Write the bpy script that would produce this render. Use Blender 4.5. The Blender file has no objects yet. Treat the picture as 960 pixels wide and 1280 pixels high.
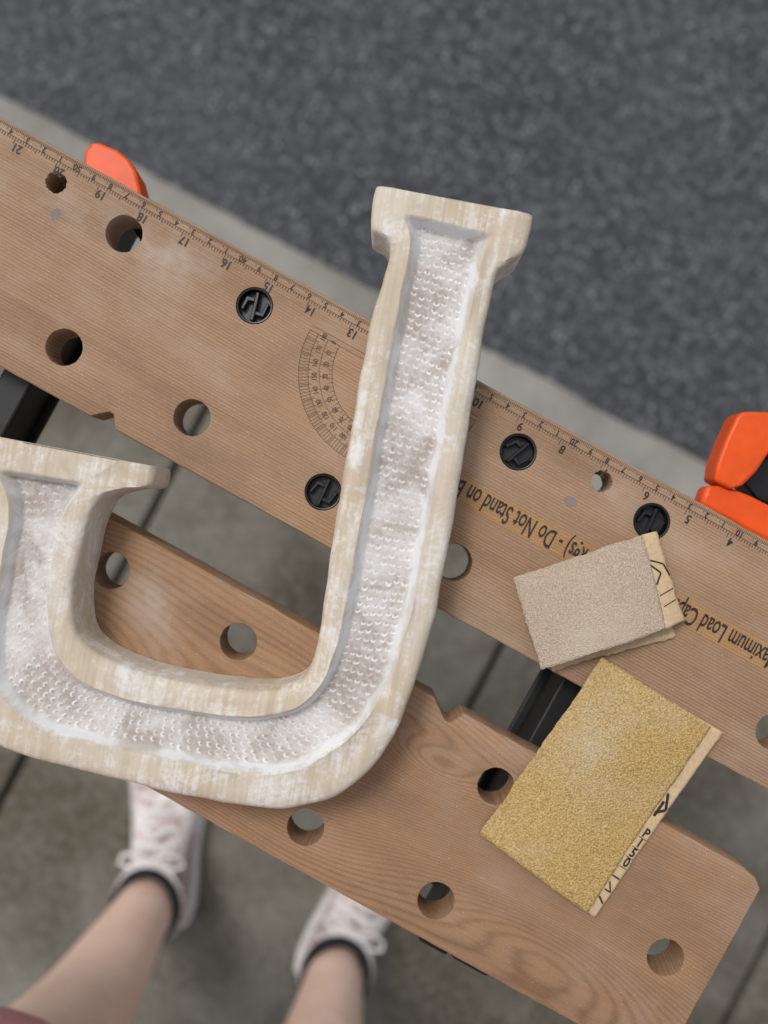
import bpy, bmesh, math, random
from mathutils import Vector, Matrix, noise
from mathutils.geometry import tessellate_polygon
random.seed(4)
scene=bpy.context.scene
S=0.000423; H=0.72; D=0.52; CZ=H+D
BA=math.radians(28.9)
def W(px,py,z):
    k=S*(CZ-z)/D
    return Vector(((px-480)*k,-(py-640)*k,z))
# bench local frame
ca,sa=math.cos(BA),math.sin(BA)
A0=480*ca+640*sa; N0=-480*sa+640*ca
def L(a,n,z=H):            # board coordinates measured on bench top (a along, n across)
    return Vector(((a-A0)*S,-(n-N0)*S,z))
def PX(px,py):             # point on bench top -> board coords
    return (px*ca+py*sa, -px*sa+py*ca)
def LP(px,py,z=H):
    a,n=PX(px,py); return L(a,n,z)
def empty(name,rot=0,loc=(0,0,0)):
    o=bpy.data.objects.new(name,None); scene.collection.objects.link(o)
    o.rotation_euler=(0,0,rot); o.location=loc; o.empty_display_size=0.05; return o
def mk(name,verts,faces,mat=None,parent=None,smooth=None):
    me=bpy.data.meshes.new(name); me.from_pydata([tuple(v) for v in verts],[],faces); me.update()
    bm=bmesh.new(); bm.from_mesh(me); bmesh.ops.recalc_face_normals(bm,faces=bm.faces); bm.to_mesh(me); bm.free()
    o=bpy.data.objects.new(name,me); scene.collection.objects.link(o)
    if mat: me.materials.append(mat)
    if parent: o.parent=parent
    if smooth is not None:
        for p in me.polygons: p.use_smooth=True
        me.set_sharp_from_angle(angle=math.radians(smooth))
    return o
# ---------------------------------------------------------------- materials
class NT:
    def __init__(s,name):
        s.m=bpy.data.materials.new(name); s.m.use_nodes=True; s.t=s.m.node_tree; s.n=s.t.nodes; s.l=s.t.links
        s.b=s.n['Principled BSDF']
        s.tc=s.n.new('ShaderNodeTexCoord')
    def set(s,inp,v):
        if hasattr(v,'is_linked') or isinstance(v,bpy.types.NodeSocket): s.l.new(v,inp)
        else: inp.default_value=v
    def map(s,scale=(1,1,1),src=None,loc=(0,0,0)):
        m=s.n.new('ShaderNodeMapping'); s.l.new(src or s.tc.outputs['Object'],m.inputs[0])
        m.inputs['Scale'].default_value=scale; m.inputs['Location'].default_value=loc; return m.outputs[0]
    def noise(s,vec,scale,detail=3,rough=.55,dist=0):
        t=s.n.new('ShaderNodeTexNoise'); s.l.new(vec,t.inputs['Vector']); t.inputs['Scale'].default_value=scale
        t.inputs['Detail'].default_value=detail; t.inputs['Roughness'].default_value=rough; t.inputs['Distortion'].default_value=dist
        return t.outputs['Fac']
    def vor(s,vec,scale,feat='F1'):
        t=s.n.new('ShaderNodeTexVoronoi'); t.feature=feat; s.l.new(vec,t.inputs['Vector']); t.inputs['Scale'].default_value=scale
        return t
    def math(s,op,a,b=0.0,c=None,clamp=False):
        m=s.n.new('ShaderNodeMath'); m.operation=op; m.use_clamp=clamp
        s.set(m.inputs[0],a); s.set(m.inputs[1],b)
        if c is not None: s.set(m.inputs[2],c)
        return m.outputs[0]
    def ramp(s,fac,stops):
        r=s.n.new('ShaderNodeValToRGB'); s.l.new(fac,r.inputs[0]); e=r.color_ramp.elements
        while len(e)<len(stops): e.new(0.5)
        for i,(p,c) in enumerate(stops):
            e[i].position=p; e[i].color=(*c,1) if not isinstance(c,(int,float)) else (c,c,c,1)
        return r.outputs[0]
    def mix(s,fac,a,b,blend='MIX'):
        m=s.n.new('ShaderNodeMix'); m.data_type='RGBA'; m.blend_type=blend
        s.set(m.inputs[0],fac)
        for i,v in ((6,a),(7,b)):
            if isinstance(v,tuple): m.inputs[i].default_value=(*v,1) if len(v)==3 else v
            else: s.l.new(v,m.inputs[i])
        return m.outputs[2]
    def bump(s,h,strength,dist):
        b=s.n.new('ShaderNodeBump'); s.l.new(h,b.inputs['Height']); b.inputs['Strength'].default_value=strength
        b.inputs['Distance'].default_value=dist; s.l.new(b.outputs[0],s.b.inputs['Normal'])
    def col(s,c): s.set(s.b.inputs['Base Color'],(*c,1) if isinstance(c,tuple) else c)
    def rough(s,v): s.set(s.b.inputs['Roughness'],v)
    def spec(s,v): s.b.inputs['Specular IOR Level'].default_value=v

def simple(name,c,rough=.6,var=.25,scale=60,bump=.0,spec=.4):
    t=NT(name); n=t.noise(t.map(),scale,3)
    lo=tuple(x*(1-var) for x in c); hi=tuple(min(1,x*(1+var)) for x in c)
    t.col(t.ramp(n,[(.3,lo),(.7,hi)])); t.rough(rough); t.spec(spec)
    if bump: t.bump(n,bump,.001)
    return t.m

def wood(name,spacing,amp,nx,ny,c_lo,c_hi,knots=(),patches=(),seed=0,ring=.5,dents=()):
    t=NT(name)
    sep=t.n.new('ShaderNodeSeparateXYZ'); t.l.new(t.tc.outputs['Object'],sep.inputs[0])
    w=t.noise(t.map((nx,ny,2),loc=(seed,seed*.7,0)),1,2,.4)
    w=t.math('MULTIPLY',w,amp)
    y=t.math('ADD',sep.outputs[1],w)
    def gauss(kx,ky,sx,sy):
        dx=t.math('DIVIDE',t.math('SUBTRACT',sep.outputs[0],kx),sx)
        dy=t.math('DIVIDE',t.math('SUBTRACT',sep.outputs[1],ky),sy)
        d=t.math('ADD',t.math('MULTIPLY',dx,dx),t.math('MULTIPLY',dy,dy))
        return t.math('POWER',2.718,t.math('MULTIPLY',d,-1.0))
    for (kx,ky,sx,sy,am) in knots:
        y=t.math('ADD',y,t.math('MULTIPLY',gauss(kx,ky,sx,sy),am))
    fine=t.noise(t.map((6,300,20)),1,1,.6)
    y2=t.math('ADD',y,t.math('MULTIPLY',fine,.0012))
    s1=t.math('SINE',t.math('MULTIPLY',y2,2*math.pi/spacing))
    s1=t.math('MULTIPLY_ADD',s1,.5,.5)
    broad=t.noise(t.map((1.5,40,5),loc=(3,seed,0)),1,2,.6)
    fibre=t.noise(t.map((25,1600,300)),1,2,.7)
    cloud=t.noise(t.map((5,9,5),loc=(seed,1,1)),1,2,.5)
    g=t.math('MULTIPLY',t.math('POWER',s1,2.2),t.math('MULTIPLY_ADD',broad,.9,.05))
    v=t.math('ADD',t.math('MULTIPLY',g,ring),t.math('MULTIPLY',fibre,.45))
    v=t.math('ADD',v,t.math('MULTIPLY',cloud,.40))
    base=t.ramp(v,[(.25,c_hi),(.98,c_lo)])
    dn=t.noise(t.map((16,20,10),loc=(0,seed,0)),1,4,.68)
    fleck=t.noise(t.map(),1500,1,.6)
    # grime in the low areas of the same field, sanding dust in the high areas
    base=t.mix(t.ramp(dn,[(.25,.45),(.47,0.0)]),base,(.15,.10,.07))
    dust=t.ramp(dn,[(.5,0.0),(.8,.30)])
    for (kx,ky,sx,sy,am) in patches:
        g2=t.math('MULTIPLY',gauss(kx,ky,sx,sy),am)
        g2=t.math('MULTIPLY',g2,t.ramp(dn,[(.42,.08),(.62,.75)]))
        dust=t.math('ADD',dust,g2,clamp=True)
    flecks=t.ramp(fleck,[(.69,0.0),(.74,.7)])
    base=t.mix(dust,base,(.47,.41,.35))
    base=t.mix(flecks,base,(.60,.56,.51))
    for d in dents: base=t.mix(t.ramp(gauss(*d),[(.45,0.0),(.55,.75)]),base,(.17,.16,.16))
    t.col(base); t.rough(.68); t.spec(.22)
    t.bump(fibre,.25,.0003)
    return t.m

def lpt(px,py,sx,sy,am):
    v=LP(px,py); return (v.x,v.y,sx,sy,am)
pA=[lpt(200,315,.03,.014,.7),lpt(70,270,.012,.012,.6),lpt(760,620,.03,.01,.4)]
M_wood_a=wood('fir_wood_rear',.0017,.028,2.0,5.0,(.160,.090,.048),(.365,.228,.137),patches=pA,seed=2,ring=.52,
    dents=[lpt(713,627,.0045,.0035,0)[:4],lpt(70,268,.003,.004,0)[:4]])
M_stain=wood('varnished_label_strip',.0017,.028,2.0,5.0,(.19,.095,.032),(.40,.225,.100),patches=pA[:1],seed=2,ring=.45)
M_wood_b=wood('fir_wood_front',.0024,.060,3.5,9.0,(.165,.088,.044),(.355,.212,.120),
    knots=[lpt(545,957,.03,.012,.014),lpt(250,880,.09,.03,.03),lpt(700,1180,.12,.03,-.03)],
    patches=[lpt(205,755,.018,.014,.6),lpt(420,940,.03,.01,.4)],seed=6,ring=.46)
M_ink=simple('printed_ink',(.020,.015,.012),.6,.5,300)
M_inkfade=simple('printed_ink_faded',(.07,.04,.024),.6,.5,200)
M_black=simple('black_plastic',(.007,.007,.008),.35,.3,200,.1,.4)
M_steel=simple('black_painted_steel',(.009,.009,.010),.5,.3,60,.05,.35)
M_orange=simple('orange_plastic',(.70,.080,.007),.42,.10,60,.03,.3)

def asphalt():
    t=NT('asphalt'); m=t.map()
    n=t.noise(m,120,4,.75); v=t.vor(m,120); b=t.noise(m,2.2,3,.6)
    c=t.ramp(n,[(.36,(.010,.011,.012)),(.52,(.036,.038,.042)),(.66,(.145,.148,.155))])
    sp=t.ramp(v.outputs['Distance'],[(.0,1.0),(.40,0.0)])
    sc=t.n.new('ShaderNodeSeparateColor'); t.l.new(v.outputs['Color'],sc.inputs[0])
    c=t.mix(t.math('MULTIPLY',sp,t.ramp(sc.outputs[0],[(.66,0.0),(.78,1.0)])),c,(.36,.365,.37))
    c=t.mix(t.math('MULTIPLY',sp,t.ramp(sc.outputs[1],[(.45,0.0),(.65,1.0)])),c,(.004,.004,.005))
    c=t.mix(t.ramp(b,[(.4,0.0),(.7,.30)]),c,(.09,.095,.10))
    t.col(c); t.rough(.85); return t.m
def concrete(name,lo,hi,stain):
    t=NT(name); m=t.map()
    n=t.noise(m,7,4,.65); f=t.noise(m,90,3,.7); s2=t.noise(t.map(loc=(3,2,1)),3.6,3,.6,.5)
    c=t.ramp(n,[(.3,lo),(.7,hi)])
    c=t.mix(t.ramp(s2,[(.42,0.0),(.60,stain)]),c,(.058,.045,.024))
    c=t.mix(t.ramp(f,[(.45,0.0),(.75,.4)]),c,(.30,.29,.26))
    t.col(c); t.rough(.85); t.bump(f,.5,.002); return t.m
M_asph=asphalt(); M_conc=concrete('weathered_concrete',(.090,.079,.058),(.195,.180,.145),.85)
M_edge=concrete('concrete_edging',(.20,.193,.17),(.32,.312,.28),.3)
M_soil=simple('dry_soil',(.12,.10,.07),.9,.3,8)
M_jointdirt=simple('joint_dirt',(.03,.027,.022),.95,.3,40)

# ---------------------------------------------------------------- ground
GA=math.radians(27.6)
def grid_sheet(name,x0,x1,y0,y1,z,mat,rot):
    o=mk(name,[(x0,y0,z),(x1,y0,z),(x1,y1,z),(x0,y1,z)],[(0,1,2,3)],mat); o.rotation_euler=(0,0,-rot); return o
grid_sheet('ground',-400,400,-400,400,-.06,M_soil,GA)
grid_sheet('asphalt_road',-60,60,.235,60,-.012,M_asph,GA)
def boxgeo(V,F,x0,x1,y0,y1,z0,z1):
    b=len(V); V+= [(x0,y0,z0),(x1,y0,z0),(x1,y1,z0),(x0,y1,z0),(x0,y0,z1),(x1,y0,z1),(x1,y1,z1),(x0,y1,z1)]
    F+=[tuple(b+i for i in f) for f in ((0,3,2,1),(4,5,6,7),(0,1,5,4),(1,2,6,5),(2,3,7,6),(3,0,4,7))]
V=[];F=[]
for k in range(-12,13):
    x=.21+.47*k
    boxgeo(V,F,x+.004,x+.466,-4,.02,-.05,0)
walk=mk('concrete_walkway',V,F,M_conc); walk.rotation_euler=(0,0,-GA)
bv=walk.modifiers.new('b','BEVEL'); bv.width=.005; bv.segments=2
# edging strip with slightly ragged outer edge
n=900; top=[(-5+10*i/n, .243+noise.noise(Vector((i*.11,0,0)))*.004+noise.noise(Vector((i*.5,3,0)))*.002) for i in range(n+1)]
V=[];F=[]
for x,y in top: V+= [(x,.030,.0005),(x,y-.008,.0005),(x,y,-.008),(x,y,-.05)]
for i in range(n):
    for r in range(3): F.append((i*4+r,(i+1)*4+r,(i+1)*4+r+1,i*4+r+1))
mk('edging_strip',V,F,M_edge,walk,smooth=40)
jd=mk('joint_bed',[(-6,-4,-.03),(6,-4,-.03),(6,.23,-.03),(-6,.23,-.03)],[(0,1,2,3)],M_jointdirt,walk)

# ---------------------------------------------------------------- workbench
bench=empty('folding_workbench',-BA)
def inset(poly,d):
    n=len(poly); out=[]
    for i in range(n):
        p0=Vector(poly[i-1][:2]);p=Vector(poly[i][:2]);p1=Vector(poly[(i+1)%n][:2])
        e0=(p-p0).normalized(); e1=(p1-p).normalized()
        n0=Vector((-e0.y,e0.x)); n1=Vector((-e1.y,e1.x)); m=(n0+n1)
        if m.length<1e-6: m=n0
        m=m.normalized(); c=max(.4,m.dot(n0)); out.append(p+m*(d/c))
    return out
def area(p): return sum(p[i-1][0]*p[i][1]-p[i][0]*p[i-1][1] for i in range(len(p)))/2
def plate(name,outline,holes,zt,zb,ch,chh,mat,parent):
    if area(outline)<0: outline=outline[::-1]
    V=[];F=[]
    def wall(poly,chm,sign):
        ins=inset(poly,chm*sign)
        n=len(poly); rings=[]
        specs=[(ins,zt),([Vector(q).lerp(Vector(r),.30) for q,r in zip([p[:2] for p in poly],ins)],zt-chm*.30),(poly,zt-chm),(poly,zb)]
        for pl,z in specs:
            b=len(V); 
            for p in pl: V.append((p[0],p[1],z))
            rings.append(b)
        for r in range(len(rings)-1):
            for i in range(n):
                j=(i+1)%n; F.append((rings[r]+i,rings[r]+j,rings[r+1]+j,rings[r+1]+i))
        return rings[0],rings[-1],n
    info=[wall(outline,ch,1)]
    for h in holes:
        if area(h)<0: h=h[::-1]
        info.append(wall(h,chh,-1))
    for which in (0,1):
        idx=[];lo=[]
        for t in info:
            s=t[which]; lo.append([Vector((V[s+i][0],V[s+i][1],0)) for i in range(t[2])]); idx+= [s+i for i in range(t[2])]
        for tri in tessellate_polygon(lo): F.append(tuple(idx[i] for i in tri))
    return mk(name,V,F,mat,parent,smooth=35)
def circ(px,py,r,n=48,jit=0):
    c=LP(px,py); out=[]
    for i in range(n):
        t=2*math.pi*i/n; rr=r*(1+random.uniform(-jit,jit)); out.append((c.x+rr*math.cos(t),c.y+rr*math.sin(t)))
    return out
HR=.0098
pegs=[(318,382),(404,615),(648,565),(815,652)]
up_open=[(155,292),(80,434),(240,522),(567,703),(968,915)]
small=[(70,228),(752,602)]
holesA=[circ(*p,HR,48,.012) for p in up_open]+[circ(*p,HR) for p in pegs]+[circ(*p,.0056,34,.07) for p in small]
lo_open=[(139,713),(298,802),(382,1034),(620,983),(545,1126),(832,1197)]
holesB=[circ(*p,HR,48,.012) for p in lo_open]
T=.025
def l2(a,n): v=L(a,n); return (v.x,v.y)
def rag(pts,step=9,amp=.00018):
    out=[]
    n=len(pts)
    for i in range(n):
        p=Vector(pts[i]);q=Vector(pts[(i+1)%n]); d=(q-p).length; k=max(1,int(d/(step*S)))
        dr=(q-p).normalized(); nn=Vector((-dr.y,dr.x))
        for j in range(k):
            r=p.lerp(q,j/k)
            if j: r=r+nn*noise.noise(Vector((r.x*90,r.y*90,3)))*amp*2.2
            out.append((r.x,r.y))
    return out
outA=rag([l2(-230,127),l2(1520,127),l2(1532,140),l2(1532,390),l2(1520,401),l2(386,401),l2(374,385),l2(368,385),l2(350,401),l2(-230,401)])
outB=rag([l2(-130,500),l2(896,500),l2(922,519),l2(929,519),l2(938,500),l2(1340,500),l2(1358,504),l2(1370,514),l2(1370,762),l2(1358,773),l2(-130,773)])
jawA=plate('rear_jaw_board',outA,holesA,H,H-T,.0012,.0005,M_wood_a,bench)
jawB=plate('front_jaw_board',outB,holesB,H,H-T,.0014,.0005,M_wood_b,bench)

# swivel-peg sockets (black plugs with raised S shape)
def prism(V,F,poly,z0,z1,bev=0):
    if area(poly)<0: poly=poly[::-1]
    n=len(poly); b=len(V)
    rings=[(poly,z0),(poly,z1-bev)]
    if bev: rings.append((inset(poly,bev),z1))
    for pl,z in rings:
        for p in pl: V.append((p[0],p[1],z))
    for r in range(len(rings)-1):
        for i in range(n):
            j=(i+1)%n; F.append((b+r*n+i,b+r*n+j,b+(r+1)*n+j,b+(r+1)*n+i))
    top=[Vector((V[b+(len(rings)-1)*n+i][0],V[b+(len(rings)-1)*n+i][1],0)) for i in range(n)]
    for tri in tessellate_polygon([top]):
        F.append(tuple(b+(len(rings)-1)*n+i for i in tri)); F.append(tuple(b+i for i in tri))
for (px,py) in pegs:
    c=LP(px,py); V=[];F=[]
    def disc(r,n=40): return [(c.x+r*math.cos(2*math.pi*i/n),c.y+r*math.sin(2*math.pi*i/n)) for i in range(n)]
    prism(V,F,disc(HR-.0002),H-.02,H-.0065)
    n=40;b=len(V)
    for r,z in ((HR-.0001,H-.007),(HR-.0001,H-.0006),(HR-.0005,H-.0002),(HR-.0011,H-.0003),(HR-.0014,H-.001),(HR-.0015,H-.0066)):
        for p in disc(r): V.append((p[0],p[1],z))
    for r in range(5):
        for i in range(n): F.append((b+r*n+i,b+r*n+(i+1)%n,b+(r+1)*n+(i+1)%n,b+(r+1)*n+i))
    ang=random.uniform(-.8,.8)+math.radians(75)
    def R(x,y): return (c.x+(x*math.cos(ang)-y*math.sin(ang))*.001,c.y+(x*math.sin(ang)+y*math.cos(ang))*.001)
    prism(V,F,[R(-7.6,-.9),R(7.6,-.9),R(7.6,.9),R(-7.6,.9)],H-.0066,H-.0012,.0003)
    prism(V,F,[R(2.4,.95),R(4.4,.95),R(4.6,5.6),R(-2.6,7.2),R(-3.0,5.8),R(2.4,4.2)],H-.0066,H-.0020,.0003)
    prism(V,F,[R(-2.4,-.95),R(-4.4,-.95),R(-4.6,-5.6),R(2.6,-7.2),R(3.0,-5.8),R(-2.4,-4.2)],H-.0066,H-.0016,.0003)
    mk('peg_socket',V,F,M_black,bench,smooth=30)

# ---- printing
def text_geo(body,size,xs=1.0,bold=0.0):
    cu=bpy.data.curves.new('t','FONT'); cu.body=body; cu.size=size; cu.align_x='CENTER'; cu.align_y='CENTER'; cu.offset=bold; cu.resolution_u=4
    ob=bpy.data.objects.new('t',cu); scene.collection.objects.link(ob)
    dg=bpy.context.evaluated_depsgraph_get(); me=bpy.data.meshes.new_from_object(ob.evaluated_get(dg))
    v=[(p.co.x*xs,p.co.y) for p in me.vertices]; f=[tuple(p.vertices) for p in me.polygons]
    bpy.data.objects.remove(ob); bpy.data.curves.remove(cu); bpy.data.meshes.remove(me)
    return v,f
cache={}
def put(V,F,body,size,pos,ang,xs=1,bold=0,zf=None):
    key=(body,size,xs,bold)
    if key not in cache: cache[key]=text_geo(body,size,xs,bold)
    v,f=cache[key]; b=len(V); c,s=math.cos(ang),math.sin(ang)
    for x,y in v:
        X=pos[0]+x*c-y*s; Y=pos[1]+x*s+y*c; V.append((X,Y,zf(X,Y) if zf else pos[2]))
    F+= [tuple(b+i for i in q) for q in f]
def quad(V,F,p,q,w,z):
    p=Vector(p[:2]);q=Vector(q[:2]); d=(q-p).normalized(); n=Vector((-d.y,d.x))*w/2; b=len(V)
    for r in (p-n,q-n,q+n,p+n): V.append((r.x,r.y,z))
    F.append((b,b+1,b+2,b+3))
zi=H+.00022
V=[];F=[]
E=127
quad(V,F,L(-200,E+14),L(1500,E+14),.00018,zi)
for c in range(0,660):     # millimetres
    a=1126-(c/10-10)*23.64
    if a<-60 or a>1400: continue
    ln=6.5 if c%10==0 else (5 if c%5==0 else 4)
    quad(V,F,L(a,E+3),L(a,E+3+ln),.00027,zi)
for i in range(-3*16,26*16):
    a=161+(20-i/16)*59.9
    if a<-60 or a>1400: continue
    ln=8.5 if i%16==0 else (6 if i%8==0 else (5 if i%4==0 else 3.8))
    quad(V,F,L(a,E+14),L(a,E+14+ln),.00029,zi)
for c in range(1,58):
    a=1126-(c-10)*23.64
    if a<-50: continue
    p=L(a+6,E+10,zi); put(V,F,str(c) if c%10==0 else str(c%10),.0048 if c%10==0 else .0043,p,math.pi,.9,.00012)
for i in range(1,24):
    a=161+(20-i)*59.9
    if a<-50 or a>1400: continue
    put(V,F,str(i),.0066,L(a+7,E+25,zi),math.pi,.85,.00015)
mk('ruler_scale',V,F,M_ink,bench)
# protractor
V=[];F=[]
pa,pn=PX(491,469)
def pol(r,t): return L(pa+r*math.cos(t),pn+r*math.sin(t))
for r in (118,106,92,76):
    for i in range(72):
        quad(V,F,pol(r,math.pi*i/72),pol(r,math.pi*(i+1.02)/72),.00022,zi)
for i in range(181):
    t=math.pi*i/180
    if i%2==0 or i%5==0: quad(V,F,pol(118,t),pol(106 if i%5 else 102,t),.00018,zi)
    if i%4==0: quad(V,F,pol(76,t),pol(81,t),.00018,zi)
    if i%10==0:
        quad(V,F,pol(92,t),pol(86,t),.00020,zi)
        for rr,lab in ((98,str(i)),(84,str(180-i))):
            p=pol(rr,t); put(V,F,lab,.0038,(p.x,p.y,zi),math.pi/2-t+math.pi,.75,.00006)
for off in (0,6): quad(V,F,L(pa-118,pn-off),L(pa+118,pn-off),.00020,zi)
mk('protractor_scale',V,F,M_inkfade,bench)
# load warning strip and text
msg1="Maximum Load Capacity 550 lbs (250 kgs) - Do Not Stand on Bench"
v,f=text_geo(msg1,.0136,.76,.00018)
xmin=min(p[0] for p in v);xmax=max(p[0] for p in v)
nm=256; t0,t1=760,1250
k=(t1-t0)*S/(xmax-xmin)
cen=L((t0+t1)/2,nm,0)
V=[(cen.x-(x-(xmin+xmax)/2)*k, cen.y-y*1.05, H+.0004) for x,y in v]
mk('load_warning_text',V,[tuple(q) for q in f],M_ink,bench)
p0=L(742,nm-16);p1=L(1330,nm+16)
mk('load_warning_strip',[(p0.x,p0.y,H+.00015),(p1.x,p0.y,H+.00015),(p1.x,p1.y,H+.00015),(p0.x,p1.y,H+.00015)],[(0,1,2,3)],M_stain,bench)

# frame below the jaws
V=[];F=[]
for a in (222,1062):
    x=(a-A0)*S; y0=-(800-N0)*S; y1=-(150-N0)*S
    boxgeo(V,F,x-.009,x+.009,y0,y1,H-.062,H-.0265)
    boxgeo(V,F,x-.014,x+.014,y0+.02,y1-.02,H-.0655,H-.0625)
fr=mk('steel_cross_rails',V,F,M_steel,bench); bv=fr.modifiers.new('b','BEVEL'); bv.width=.002; bv.segments=2
def tube(name,pts,r,mat,parent,res=12):
    cu=bpy.data.curves.new(name,'CURVE'); cu.dimensions='3D'; cu.bevel_depth=r; cu.bevel_resolution=4; cu.use_fill_caps=True
    sp=cu.splines.new('POLY'); sp.points.add(len(pts)-1)
    for i,p in enumerate(pts): sp.points[i].co=(*p,1)
    o=bpy.data.objects.new(name,cu); scene.collection.objects.link(o); cu.materials.append(mat)
    if parent:o.parent=parent
    return o
for sx in (-.214,.141):
    tube('leg_rear',[(sx,.045,H-.06),(sx*1.15,.07,.02)],.011,M_steel,bench)
    tube('leg_front',[(sx,-.14,H-.06),(sx*1.2,-.26,.02)],.011,M_steel,bench)
    for q in ((sx*1.15,.07),(sx*1.2,-.26)):
        tube('foot_cap',[(q[0],q[1],.001),(q[0],q[1],.04)],.015,M_black,bench)
    tube('clamp_screw',[(sx+.0,.05,H-.045),(sx+.0,-.185,H-.045)],.004,M_steel,bench)
c=LP(600,1232,H-.05)
V=[];F=[]; boxgeo(V,F,c.x-.013,c.x+.012,c.y-.006,c.y+.03,H-.06,H-.03)
ck=mk('vise_crank',V,F,M_black,bench); bv=ck.modifiers.new('b','BEVEL'); bv.width=.003; bv.segments=3

# ---------------------------------------------------------------- orange clamps
def clamp(name,polys,bar):
    e=empty(name)
    for nm_,pts,z0,z1,mat in polys:
        V=[];F=[]; prism(V,F,[tuple(W(x,y,z1)[:2]) for x,y in pts],z0,z1,.0)
        o=mk(nm_,V,F,mat,e,smooth=30); bv=o.modifiers.new('b','BEVEL'); bv.width=.0025; bv.segments=3; bv.limit_method='ANGLE'
    tube('bar',[W(*bar[0],H-.04),W(*bar[1],H-.04)],.006,M_steel,e)
    return e
clamp('clamp',[
 ('jaw',[(104,204),(106,188),(113,179),(124,178),(146,187),(160,198),(170,214),(178,245),(150,262),(112,240)],H-.045,H-.022,M_orange),
 ('grip_pad',[(120,215),(168,240),(160,262),(115,240)],H-.05,H-.03,M_black)],((140,215),(190,300)))
clamp('clamp',[
 ('handle',[(922,519),(930,514),(975,515),(1000,530),(962,566),(946,590),(930,606),(914,612),(893,601),(896,580),(908,548)],H-.036,H-.016,M_orange),
 ('base',[(874,630),(882,608),(905,606),(940,620),(1000,650),(1000,700),(950,672)],H-.034,H-.020,M_orange),
 ('grip_pad',[(926,600),(950,574),(1010,540),(1010,650),(952,630)],H-.06,H-.037,M_black)],((940,630),(900,700)))

# ---------------------------------------------------------------- wooden letter
ST=[([668,268],[627,260],[511,238],[470,231]),([664,290],[618,291],[503,264],[464,258]),([655,314],[607,310],[510,286],[465,284]),
([632,330],[600,332],[512,306],[484,299]),([619,352],[596,356],[509,328],[486,322]),([600,450],[576,445],[492,410],[461,415]),
([577,590],[550,585],[466,560],[432,575]),([548,750],[521,735],[437,725],[407,735]),([530,820],[505,800],[424,790],[399,790]),
([510,880],[487,853],[412,832],[390,825]),([490,925],[467,887],[397,860],[378,848]),([462,965],[442,918],[377,881],[360,859]),
([425,995],[407,944],[351,891],[335,864]),([385,1009],[368,964],[322,895],[310,864]),([345,1013],[324,969],[295,895],[285,861]),
([280,1006],[265,962],[255,891],[250,857]),([200,990],[190,947],[200,883],[205,848]),([110,968],[110,929],[147,871],[155,834]),
([50,953],[51,912],[106,854],[120,817]),([0,936],[14,887],[78,829],[98,797]),([-38,903],[-10,853],[64,797],[90,768]),
([-52,850],[-14,807],[60,756],[91,735]),([-48,780],[-8,755],[64,712],[97,700]),([-32,705],[3,695],[72,667],[106,660]),
([-20,645],[10,645],[82,640],[116,635]),([-10,618],[8,620],[94,622],[130,618]),([-16,598],[2,603],[102,612],[160,610]),
([-16,575],[-2,585],[108,602],[188,606]),([-10,544],[30,552],[150,575],[192,583])]
ZT=H+.038; ZB=H+.0006
stw=[[W(p[0],p[1],ZT) for p in s] for s in ST]
NS=len(stw)
def cr(col,t):
    i=min(int(t),NS-2); f=t-i
    p1=stw[i][col];p2=stw[i+1][col];p0=stw[i-1][col] if i>0 else p1;p3=stw[i+2][col] if i+2<NS else p2
    return .5*((2*p1)+(p2-p0)*f+(2*p0-5*p1+4*p2-p3)*f*f+(3*p1-p0-3*p2+p3)*f*f*f)
ts=[]
for i in range(NS-1):
    d=max((stw[i+1][c]-stw[i][c]).length for c in (1,2))
    n=max(3,int(d/.0006)); ts+=[i+k/n for k in range(n)]
ts.append(NS-1)
DEP=.0095
def sm(a,b,x):
    x=max(0,min(1,(x-a)/(b-a))); return x*x*(3-2*x)
NF=76; WF=.17
rows=[];attr=[];arc=0;prev=None
def hsh(i,j,k=0):
    x=math.sin(i*127.1+j*311.7+k*74.7)*43758.5453; return x-math.floor(x)
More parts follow.
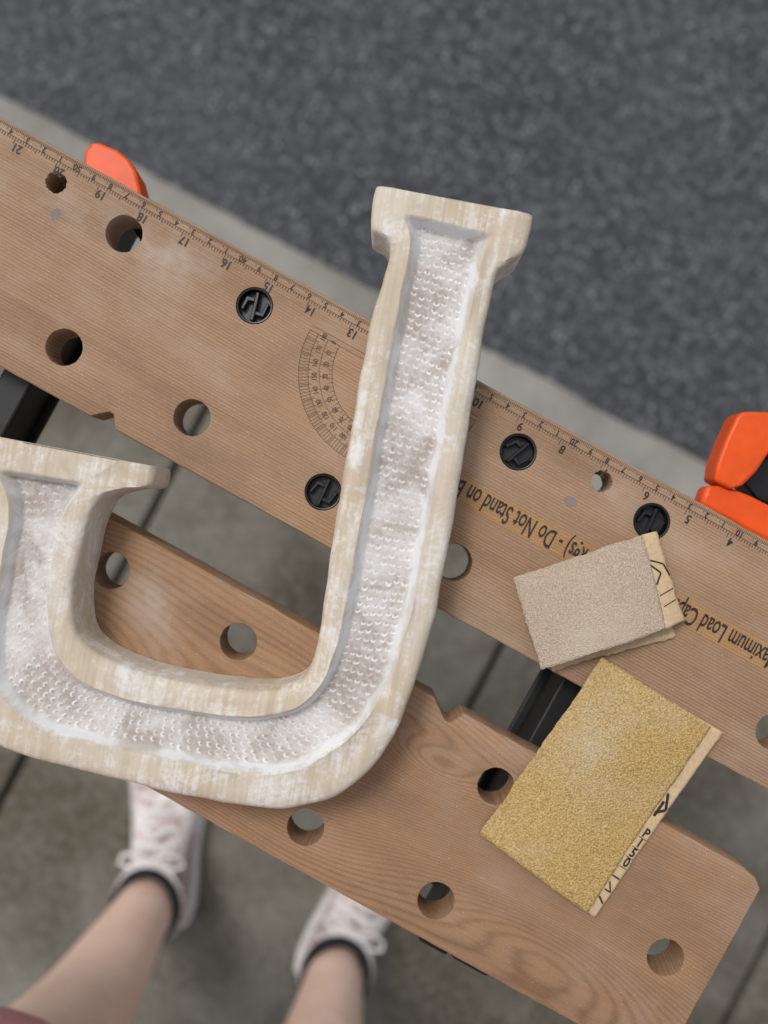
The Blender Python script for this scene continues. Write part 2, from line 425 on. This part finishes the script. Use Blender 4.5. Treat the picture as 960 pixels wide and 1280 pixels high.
def addrow(t,mode):
    global arc,prev
    Oo,Ro,Ri,Oi=[cr(c,t) for c in range(4)]
    mid=(Ro+Ri)/2
    if prev is not None: arc+=(mid-prev).length*1000
    prev=mid
    wdt=(Ri-Ro).length*1000
    fl=sm(1.02,1.55,t)*sm(NS-2.02,NS-2.55,t) if 1.0<t<NS-2.0 else 0
    r=[];a=[]
    def rim(P,dz=0):
        q=noise.noise(P*60)*.0006+noise.noise(P*300)*.00012
        return (P.x,P.y,ZT+dz+q)
    drop=.0016 if mode==1 else 0
    base=(mode==0)
    def add(P,z,at):
        r.append((P.x,P.y,ZB if base else z)); a.append(at)
    def wob(P,amp=.0006): 
        return P+Vector((noise.noise(P*70+Vector((3,0,0))),noise.noise(P*70+Vector((0,7,0))),0))*amp
    Ro=wob(Ro,.0008);Ri=wob(Ri,.0008);Oo=wob(Oo,.0007);Oi=wob(Oi,.0007)
    def edge(O,Rr):
        d=(Rr-O); l=d.length; d=d/l
        i1=O+d*.0009; i2=O+d*.0030
        return [(O,ZB),(O,ZT-.0042-drop),(i1,ZT-.0020-drop),(i2,ZT-.0004-drop),(O+d*l*.5,rim(O+d*l*.5)[2]-drop),(Rr-d*min(.0010,l*.1),rim(Rr)[2]-drop-.0002)]
    for P,z in edge(Oo,Ro): add(P,z,(0,0,0,1))
    for k in range(NF+1):
        f=k/NF; P=Ro.lerp(Ri,f)
        e=min(f,1-f)
        w=sm(-.01,WF,e)
        dep=DEP*(w**.9)*fl
        v=f*wdt
        ring=0;h=0;dd=0
        ok=e>WF*.8 and fl>.8
        if ok:
            cs=4.3; ru=arc/cs; iu=math.floor(ru)
            fade=.45+.8*max(0,min(1,.5+noise.noise(P*28)*1.4))
            if t>20: fade*=.40
            for di in (0,-1,1):
                ii=iu+di
                cvf=v/3.9+.10*math.sin(ii*.9)+.15*math.sin(arc*.02)
                iv=math.floor(cvf)
                jx=(hsh(ii,iv)-.5)*1.4; jy=(hsh(ii,iv,3)-.5)*1.0
                du=arc-(ii+.5)*cs-jx; dv=((cvf-iv)-.5)*3.9-jy
                sz=.75+.50*hsh(ii,iv,5)
                rr=math.hypot(du,dv)
                front=sm(-.3,.5,du+.5*(hsh(ii,iv,7)-.5)*dv)
                rg=math.exp(-((rr-sz)/.36)**2)*front*(.2+.9*hsh(ii,iv,9))*fade
                ring=max(ring,rg); dd=max(dd,math.exp(-(rr/(sz*.8))**2)*.9*fade*(.4+.6*hsh(ii,iv,9)))
            h=ring*.0008-dd*.0006
        z=ZT-dep+h+noise.noise(P*220)*.00012*fl+noise.noise(P*50)*.0008*fl
        add(P,z-drop,(min(1,ring),w*fl,min(1,dd),1) if ok else (0,w*fl,0,1))
    for P,z in reversed(edge(Oi,Ri)): add(P,z,(0,0,0,1))
    rows.append(r);attr.extend(a)
addrow(0,0);addrow(0,1)
for t in ts:
    if t==0: t=.06
    if t==NS-1: t=NS-1.06
    addrow(t,2)
addrow(NS-1,1);addrow(NS-1,0)
nc=len(rows[0]); V=[p for r in rows for p in r]; F=[]
for i in range(len(rows)-1):
    for j in range(nc-1):
        F.append((i*nc+j,(i+1)*nc+j,(i+1)*nc+j+1,i*nc+j+1))
    F.append((i*nc,i*nc+nc-1,(i+1)*nc+nc-1,(i+1)*nc))
def letter_mat():
    t=NT('sanded_whitewashed_wood'); m=t.map()
    at=t.n.new('ShaderNodeAttribute'); at.attribute_name='paint'
    sep=t.n.new('ShaderNodeSeparateColor'); t.l.new(at.outputs['Color'],sep.inputs[0])
    rot=t.n.new('ShaderNodeVectorRotate'); rot.rotation_type='Z_AXIS'; t.l.new(t.tc.outputs['Object'],rot.inputs['Vector']); rot.inputs['Angle'].default_value=math.radians(-80)
    g=t.noise(t.map((14,260,60),src=rot.outputs[0]),1,3,.65)
    p1=t.noise(m,42,5,.7,.6); p2=t.noise(m,420,2,.7); p3=t.noise(m,16,3,.5)
    woodc=t.ramp(g,[(.25,(.43,.35,.25)),(.75,(.58,.505,.395))])
    woodc=t.mix(t.ramp(p3,[(.38,0.0),(.65,.55)]),woodc,(.60,.555,.475))
    # darker worn spots
    woodc=t.mix(t.ramp(p1,[(.30,.5),(.42,0.0)]),woodc,(.40,.31,.205))
    floorc=t.ramp(t.math('ADD',t.math('MULTIPLY',p1,.6),t.math('MULTIPLY',p2,.4)),[(.38,(.33,.275,.23)),(.62,(.50,.465,.44))])
    c=t.mix(sep.outputs[1],woodc,floorc)
    rp=t.ramp(t.math('ADD',t.math('MULTIPLY',g,.25),t.math('ADD',t.math('MULTIPLY',p1,.6),t.math('MULTIPLY',p2,.2))),[(.52,0.0),(.64,.75)])
    fp=t.ramp(t.math('ADD',t.math('MULTIPLY',p3,.4),t.math('MULTIPLY',p1,.7)),[(.48,.05),(.74,.8)])
    msk=t.math('ADD',t.math('MULTIPLY',rp,t.math('SUBTRACT',1.0,sep.outputs[1])),t.math('MULTIPLY',fp,sep.outputs[1]),clamp=True)
    wall=t.math('MULTIPLY',t.math('MULTIPLY',sep.outputs[1],t.math('SUBTRACT',1.0,sep.outputs[1])),3.6)
    wall=t.math('MULTIPLY',wall,t.ramp(p1,[(.33,.4),(.55,1.0)]))
    msk=t.math('ADD',msk,wall,clamp=True)
    msk=t.math('ADD',msk,t.math('MULTIPLY',sep.outputs[0],1.5),clamp=True)
    c=t.mix(msk,c,(.72,.715,.71))
    c=t.mix(t.math('MULTIPLY',sep.outputs[2],.55,clamp=True),c,(.31,.25,.20))
    c=t.mix(t.math('MULTIPLY',sep.outputs[0],.9,clamp=True),c,(.80,.80,.80))
    t.col(c); t.rough(.75); t.spec(.2)
    t.bump(t.math('ADD',t.math('MULTIPLY',g,.5),t.math('MULTIPLY',p2,.8)),.45,.0005)
    return t.m
J=mk('wooden_letter_j',V,F,letter_mat(),smooth=50)
ca_=J.data.color_attributes.new('paint','FLOAT_COLOR','POINT')
ca_.data.foreach_set('color',[x for a in attr for x in a])

# ---------------------------------------------------------------- sandpaper
def grit(name,c1,c2,c3,scale,dust=.3,patch=None):
    t=NT(name); m=t.map(); n=t.noise(m,scale,3,.75); v=t.vor(m,scale*1.1); b=t.noise(m,26,4,.6); s=t.noise(m,70,5,.75)
    c=t.ramp(n,[(.34,c1),(.5,c2),(.68,c3)])
    dm=t.ramp(b,[(.48,0.0),(.75,dust)])
    if patch:
        sp=t.n.new('ShaderNodeSeparateXYZ'); t.l.new(t.map(),sp.inputs[0])
        q=W(*patch[:2],H)
        ang=math.radians(68)
        X=t.math('SUBTRACT',sp.outputs[0],q.x); Y=t.math('SUBTRACT',sp.outputs[1],q.y)
        a=t.math('ADD',t.math('MULTIPLY',X,math.cos(ang)),t.math('MULTIPLY',Y,math.sin(ang)))
        bb=t.math('SUBTRACT',t.math('MULTIPLY',Y,math.cos(ang)),t.math('MULTIPLY',X,math.sin(ang)))
        a=t.math('DIVIDE',a,.034); bb=t.math('DIVIDE',bb,.012)
        gg=t.math('POWER',2.718,t.math('MULTIPLY',t.math('ADD',t.math('MULTIPLY',a,a),t.math('MULTIPLY',bb,bb)),-1.0))
        dm=t.math('ADD',dm,t.math('MULTIPLY',gg,t.ramp(t.math('ADD',t.math('MULTIPLY',s,.6),t.math('MULTIPLY',n,.4)),[(.42,.05),(.60,.55)])),clamp=True)
    c=t.mix(dm,c,(.52,.46,.34))
    c=t.mix(t.ramp(v.outputs['Distance'],[(.0,.5),(.22,0.0)]),c,tuple(min(1,x*1.3) for x in c3))
    t.col(c); t.rough(.6); t.spec(.5); t.bump(t.math('ADD',n,v.outputs['Distance']),.8,.0005); return t.m
M_gold=grit('gold_grit',(.25,.150,.040),(.44,.285,.090),(.60,.44,.19),950,.25,(745,925))
M_tan=grit('worn_tan_grit',(.28,.20,.135),(.43,.335,.245),(.55,.46,.365),1200,.5)
M_back=simple('kraft_backing_paper',(.54,.39,.23),.75,.12,500,.2)
def bil(c,u,v):
    return (c[0]*(1-u)+c[1]*u)*(1-v)+(c[3]*(1-u)+c[2]*u)*v
def sheet(name,corn,zf,mat,parent,nu=48,nv=48,jag=0,jagsides=''):
    V=[];F=[]
    for j in range(nv+1):
        for i in range(nu+1):
            u=i/nu;v=j/nv; p=bil(corn,u,v); q=p.copy()
            if jag:
                if ('l' in jagsides and i==0) or ('r' in jagsides and i==nu) or ('t' in jagsides and j==0) or ('b' in jagsides and j==nv):
                    q+=Vector((random.uniform(-jag,jag),random.uniform(-jag,jag),0))+Vector((noise.noise(q*60),noise.noise(q*60+Vector((5,5,5))),0))*jag*3
            V.append((q.x,q.y,p.z+zf(u,v)))
    for j in range(nv):
        for i in range(nu):
            a=j*(nu+1)+i; F.append((a,a+1,a+nu+2,a+nu+1))
    o=mk(name,V,F,mat,parent,smooth=60)
    so=o.modifiers.new('s','SOLIDIFY'); so.thickness=.0004; so.offset=-1
    return o
g=empty('sandpaper_sheet')
G=[W(752,822,H+.006),W(888,908,H+.005),W(734,1141,H+.005),W(600,1043,H+.004)]
def zg(u,v): return .0035*math.sin(u*math.pi)*(.4+.6*v)+.0012*math.sin(v*5+u*2)
sheet('grit_face',G,zg,M_gold,g,60,60,.00025,'lrtb')
G2=[W(757,828,H+.004),W(903,915,H+.0032),W(744,1147,H+.0032),W(606,1043,H+.0025)]
def zg2(u,v): return .0030*math.sin(u*math.pi)*(.4+.6*v)+.0010*math.sin(v*5+u*2)
sheet('backing_flap',G2,zg2,M_back,g,60,60,.0002,'rb')
V=[];F=[]
def on(u,v,dz=.0003):
    p=bil(G2,u,v); return Vector((p.x,p.y,p.z+zg2(u,v)+dz))
def stroke(u0,v0,u1,v1,w):
    p=on(u0,v0);q=on(u1,v1);d=(q-p).normalized();n=Vector((-d.y,d.x,0))*w/2;b=len(V)
    for r in (p-n,q-n,q+n,p+n): V.append(tuple(r))
    F.append((b,b+1,b+2,b+3))
stroke(.925,.36,.985,.43,.0015);stroke(.985,.43,.925,.465,.0015);stroke(.935,.40,.935,.48,.0015)
ang=math.atan2((G2[2]-G2[1]).y,(G2[2]-G2[1]).x)
for k,chh in enumerate("P150"):
    p=on(.962,.565+k*.052); put(V,F,chh,.0072,(p.x,p.y,p.z+.0002),ang+math.pi/2,.8,.0002)
for k in range(4): stroke(.93,.592+k*.052,.99,.592+k*.052,.0004)
stroke(.925,.80,.99,.80,.0008);stroke(.935,.83,.985,.87,.0008);stroke(.935,.87,.985,.87,.0008);stroke(.93,.91,.985,.93,.001)
mk('printed_marks',V,F,M_ink,g)

s2=empty('sandpaper_sheet')
C1=[W(642,722,H+.004),W(803,668,H+.006),W(834,786,H+.015),W(676,838,H+.013)]
def zs(u,v): return .0028*math.sin(u*math.pi)+.0012*math.sin(v*4)
sheet('grit_face',C1,zs,M_tan,s2,44,36,.0003,'ltb')
C2=[W(802,668.5,H+.0055),W(819,664,H+.004),W(857,774,H+.007),W(833,786,H+.0145)]
sheet('backing_flap',C2,lambda u,v:.0005*math.sin(u*3),M_back,s2,8,36,.0005,'r')
C3=[W(655,735,H+.001),W(815,680,H+.001),W(845,796,H+.002),W(690,836,H+.002)]
sheet('folded_under_layer',C3,lambda u,v:.001*math.sin(u*math.pi),M_back,s2,30,30,.0005,'rb')
V=[];F=[]
def on(u,v,dz=.0004):
    p=bil(C2,u,v); return Vector((p.x,p.y,p.z+dz+.0005*math.sin(u*3)))
stroke(.05,.33,.5,.44,.0009);stroke(.5,.44,.10,.54,.0009);stroke(.1,.28,.8,.36,.0009);stroke(.8,.36,.95,.5,.0009)
stroke(.1,.66,.9,.64,.0006);stroke(.15,.78,.85,.76,.0006)
mk('printed_marks',V,F,M_ink,s2)
# ---------------------------------------------------------------- person
person=empty('person_standing')
def skinmat():
    t=NT('skin'); n=t.noise(t.map(),35,3); t.col(t.ramp(n,[(.3,(.78,.52,.40)),(.7,(.86,.62,.50))])); t.rough(.5)
    return t.m
M_skin=skinmat()
M_pink=simple('pink_cotton',(.93,.40,.42),.85,.05,90,.2)
M_shirt=simple('grey_cotton',(.45,.45,.47),.85,.1,90,.2)
M_sock=simple('black_sock',(.012,.012,.014),.9,.3,200)
M_hair=simple('brown_hair',(.07,.04,.02),.6,.4,200)
def fab():
    t=NT('knit_shoe_fabric'); m=t.map(); n=t.noise(m,38,3,.7); v=t.vor(m,90)
    c=t.ramp(n,[(.38,(.34,.25,.24)),(.5,(.60,.52,.50)),(.66,(.78,.75,.73))])
    c=t.mix(t.ramp(v.outputs['Distance'],[(.15,.7),(.4,0.0)]),c,(.36,.24,.22))
    t.col(c); t.rough(.85); t.bump(v.outputs['Distance'],.5,.002); return t.m
M_fab=fab(); M_sole=simple('white_rubber_sole',(.66,.63,.60),.6,.1,60); M_lace=simple('shoe_lace',(.76,.73,.70),.8,.1,200)
def skinned(name,vs,es,rad,mat,parent,root=0):
    me=bpy.data.meshes.new(name); me.from_pydata(vs,es,[]); o=bpy.data.objects.new(name,me); scene.collection.objects.link(o); o.parent=parent
    m=o.modifiers.new('skin','SKIN'); m.use_smooth_shade=True
    for i,r in enumerate(rad):
        r=r if isinstance(r,tuple) else (r,r); me.skin_vertices[0].data[i].radius=r
        me.skin_vertices[0].data[i].use_root=(i==root)
    s=o.modifiers.new('sub','SUBSURF'); s.levels=2; s.render_levels=2
    me.materials.append(mat); return o
AL=Vector((-.274,-.455,.095)); AR=Vector((-.056,-.533,.095))
vs=[(-.165,-.52,.92),(-.245,-.49,.86),(-.285,-.452,.60),(-.285,-.445,.47),(-.287,-.478,.31),(-.278,-.462,.17),tuple(AL),(-.274,-.450,.05),
    (-.09,-.52,.86),(-.065,-.52,.60),(-.06,-.52,.47),(-.07,-.552,.31),(-.06,-.542,.17),tuple(AR),(-.054,-.528,.05),
    (-.165,-.52,1.1),(-.165,-.50,1.32),(-.165,-.46,1.45),(-.165,-.43,1.52),(-.165,-.42,1.60),
    (-.34,-.48,1.38),(-.36,-.35,1.18),(-.18,-.13,1.30),(-.12,-.06,1.33),
    (.01,-.48,1.38),(.05,-.34,1.18),(.10,-.13,1.30),(.09,-.06,1.33)]
es=[(0,1),(1,2),(2,3),(3,4),(4,5),(5,6),(6,7),(0,8),(8,9),(9,10),(10,11),(11,12),(12,13),(13,14),(0,15),(15,16),(16,17),(17,18),(18,19),
    (16,20),(20,21),(21,22),(22,23),(16,24),(24,25),(25,26),(26,27)]
rad=[.12,.085,.068,.054,.054,.040,.034,.036,.085,.068,.054,.054,.040,.034,.036,.11,.12,.05,.045,.05,.05,.037,.026,.02,.05,.037,.026,.02]
skinned('body',vs,es,rad,M_skin,person)
def ring_tube(name,secs,mat,parent,n=28,close=True):
    V=[];F=[]
    for (c,rx,ry) in secs:
        for i in range(n):
            t=2*math.pi*i/n; V.append((c[0]+rx*math.cos(t),c[1]+ry*math.sin(t),c[2]))
    for k in range(len(secs)-1):
        for i in range(n):
            j=(i+1)%n; F.append((k*n+i,k*n+j,(k+1)*n+j,(k+1)*n+i))
    o=mk(name,V,F,mat,parent,smooth=80); so=o.modifiers.new('s','SOLIDIFY'); so.thickness=.003; return o
ring_tube('shorts_leg_1',[((-.287,-.452,.545),.106,.104),((-.285,-.455,.60),.104,.104),((-.265,-.475,.75),.105,.11),((-.24,-.50,.88),.11,.12)],M_pink,person)
ring_tube('shorts_leg_2',[((-.062,-.535,.56),.10,.10),((-.065,-.535,.60),.10,.10),((-.08,-.53,.75),.105,.11),((-.10,-.52,.88),.11,.12)],M_pink,person)
ring_tube('shorts_hips',[((-.165,-.52,.82),.185,.13),((-.165,-.52,.90),.185,.135),((-.165,-.52,1.0),.165,.125)],M_pink,person)
ring_tube('shirt',[((-.165,-.52,.96),.18,.14),((-.165,-.52,1.1),.165,.13),((-.165,-.51,1.3),.20,.14),((-.165,-.49,1.40),.19,.12),((-.165,-.46,1.46),.07,.07)],M_shirt,person)
def blob(name,c,r,mat,sub=3,rot=(0,0,0)):
    bm=bmesh.new(); bmesh.ops.create_icosphere(bm,subdivisions=sub,radius=1); me=bpy.data.meshes.new(name); bm.to_mesh(me); bm.free()
    for p in me.polygons:p.use_smooth=True
    o=bpy.data.objects.new(name,me); scene.collection.objects.link(o); o.location=c; o.scale=r; o.rotation_euler=rot; o.parent=person; me.materials.append(mat); return o
hc=Vector((-.165,-.38,1.62))
blob('head',hc,(.075,.095,.11),M_skin,4,(-.7,0,0)); blob('nose',hc+Vector((0,.085,-.055)),(.012,.02,.016),M_skin)
blob('hair',hc+Vector((0,-.025,.025)),(.085,.1,.11),M_hair,4,(-.7,0,0))
for sx in (-1,1):
    blob('ear',hc+Vector((sx*.075,0,-.01)),(.01,.02,.03),M_skin); blob('eye',hc+Vector((sx*.03,.085,-.025)),(.012,.008,.008),M_sock)
blob('mouth',hc+Vector((0,.06,-.085)),(.022,.008,.006),M_pink)
for hx,sgn in ((-.12,1),(.09,-1)):
    hp=Vector((hx,-.06,1.33)); vs=[tuple(hp),tuple(hp+Vector((.0,.035,.012))),]; es=[(0,1)]; rad=[.02,(.03,.014)]
    for k in range(4):
        b=len(vs); o=Vector((sgn*(-.024+.016*k),.055,.012)); ln=(.034,.042,.038,.03)[k]
        vs+=[tuple(hp+o),tuple(hp+o+Vector((0,ln*.6,.006))),tuple(hp+o+Vector((0,ln,.0)))]; es+=[(1,b),(b,b+1),(b+1,b+2)]; rad+=[.009,.008,.007]
    b=len(vs); vs+=[tuple(hp+Vector((sgn*.035,.02,.01))),tuple(hp+Vector((sgn*.05,.045,.01)))]; es+=[(0,b),(b,b+1)]; rad+=[.010,.008]
    skinned('hand',vs,es,rad,M_skin,person)
def shoe(name,ankle,ang,side):
    e=empty(name,ang,(ankle.x,ankle.y,0)); e.parent=person
    Ls=.262; y0=-.062
    prof=[(0,.018,.055,0),(.03,.030,.078,0),(.10,.036,.088,0),(.22,.0375,.098,0),(.32,.037,.098,0),(.42,.037,.082,.001),(.55,.041,.068,.003),(.68,.0465,.056,.005),(.80,.047,.047,.004),(.90,.040,.040,.001),(.96,.029,.034,-.002),(1.0,.012,.026,-.004)]
    n=22; V=[];F=[]
    for u,w,h,ox in prof:
        for i in range(n+1):
            t=math.pi*i/n; cx=math.cos(t); sx=math.sin(t)
            V.append((side*ox+w*math.copysign(abs(cx)**.75,cx),y0+u*Ls,.016+(h-.016)*(sx**.7)))
    for k in range(len(prof)-1):
        for i in range(n): a=k*(n+1)+i; F.append((a,a+1,a+n+2,a+n+1))
    F.append(tuple(range(n+1))); F.append(tuple((len(prof)-1)*(n+1)+i for i in range(n+1)))
    o=mk('upper',V,F,M_fab,e,smooth=70); s=o.modifiers.new('s','SUBSURF'); s.levels=1;s.render_levels=2
    right=[(side*ox+w+.004,y0+u*Ls) for u,w,h,ox in prof]; left=[(side*ox-w-.004,y0+u*Ls) for u,w,h,ox in prof]
    poly=[(0,y0-.004)]+right+[(-side*.004,y0+Ls+.005)]+left[::-1]
    V=[];F=[]; prism(V,F,poly,.001,.027,.003); mk('sole',V,F,M_sole,e,smooth=40)
    for k in range(6):
        u=.40+.065*k
        h=.100-.0095*k-.002
        w=.022+.001*k
        tube('lace',[(-w,y0+u*Ls,h-.012),(-w*.5,y0+u*Ls+.003,h-.001),(0,y0+u*Ls+.006*(1 if k%2 else -1),h+.002),(w*.5,y0+u*Ls+.003,h-.001),(w,y0+u*Ls,h-.012)],.0034,M_lace,e)
    bow=lambda s_:[(0,y0+.42*Ls,.098),(s_*.018,y0+.46*Ls,.099),(s_*.034,y0+.44*Ls,.094),(s_*.038,y0+.40*Ls,.090),(s_*.024,y0+.385*Ls,.095),(0,y0+.42*Ls,.098)]
    for s_ in (-1,1):
        tube('lace_bow',bow(s_),.0022,M_lace,e)
    V=[];F=[];m=28
    secs=[(.0,.040,.044,.088),(.0,.044,.048,.098),(0,.0425,.046,.104),(0,.039,.043,.104)]
    for oy,rx,ry,z in secs:
        for i in range(m):
            t=2*math.pi*i/m; V.append((rx*math.cos(t),oy+ry*math.sin(t),z+.010*math.sin(t-math.pi/2)*-0.3))
    for k in range(3):
        for i in range(m): j=(i+1)%m; F.append((k*m+i,k*m+j,(k+1)*m+j,(k+1)*m+i))
    mk('collar',V,F,M_fab,e,smooth=80)
    V=[];F=[]
    secs=[(.041,.045,.085),(.0405,.0445,.106),(.040,.044,.118),(.0385,.0425,.121),(.034,.038,.119)]
    for rx,ry,z in secs:
        for i in range(m):
            t=2*math.pi*i/m; V.append((rx*math.cos(t),ry*math.sin(t),z))
    for k in range(len(secs)-1):
        for i in range(m): j=(i+1)%m; F.append((k*m+i,k*m+j,(k+1)*m+j,(k+1)*m+i))
    mk('sock',V,F,M_sock,e,smooth=80)
shoe('shoe_1',AL,math.radians(-3),1)
shoe('shoe_2',AR,math.radians(-28),1)

# ---------------------------------------------------------------- light, sky, camera
w=bpy.data.worlds.new('World'); scene.world=w; w.use_nodes=True; nt=w.node_tree
sky=nt.nodes.new('ShaderNodeTexSky'); sky.sky_type='NISHITA'; sky.sun_disc=False
sd=Vector((-.30,.45,1.0)).normalized()      # towards the sun
el=math.asin(sd.z); az=math.atan2(sd.x,sd.y)
sky.sun_elevation=el; sky.sun_rotation=az
sky.dust_density=3.0
hs=nt.nodes.new('ShaderNodeHueSaturation'); hs.inputs['Saturation'].default_value=.35
bg=nt.nodes['Background']; nt.links.new(sky.outputs[0],hs.inputs['Color']); nt.links.new(hs.outputs[0],bg.inputs[0]); bg.inputs[1].default_value=.15
sun=bpy.data.lights.new('sun','SUN'); sun.energy=1.5; sun.angle=math.radians(16); sun.color=(1,.98,.95)
so=bpy.data.objects.new('sun',sun); scene.collection.objects.link(so); so.rotation_euler=sd.to_track_quat('Z','Y').to_euler()
cam=bpy.data.cameras.new('camera'); co=bpy.data.objects.new('camera',cam); scene.collection.objects.link(co); scene.camera=co
co.location=(0,0,CZ); co.rotation_euler=(0,0,0)
cam.sensor_fit='VERTICAL'; cam.sensor_height=36; cam.sensor_width=27; cam.lens=36*D/(1280*S)
cam.clip_start=.01; cam.clip_end=2000
cam.dof.use_dof=True; cam.dof.focus_distance=CZ-(H+.012); cam.dof.aperture_fstop=3.6
scene.view_settings.view_transform='Standard'; scene.view_settings.look='None'; scene.view_settings.exposure=0
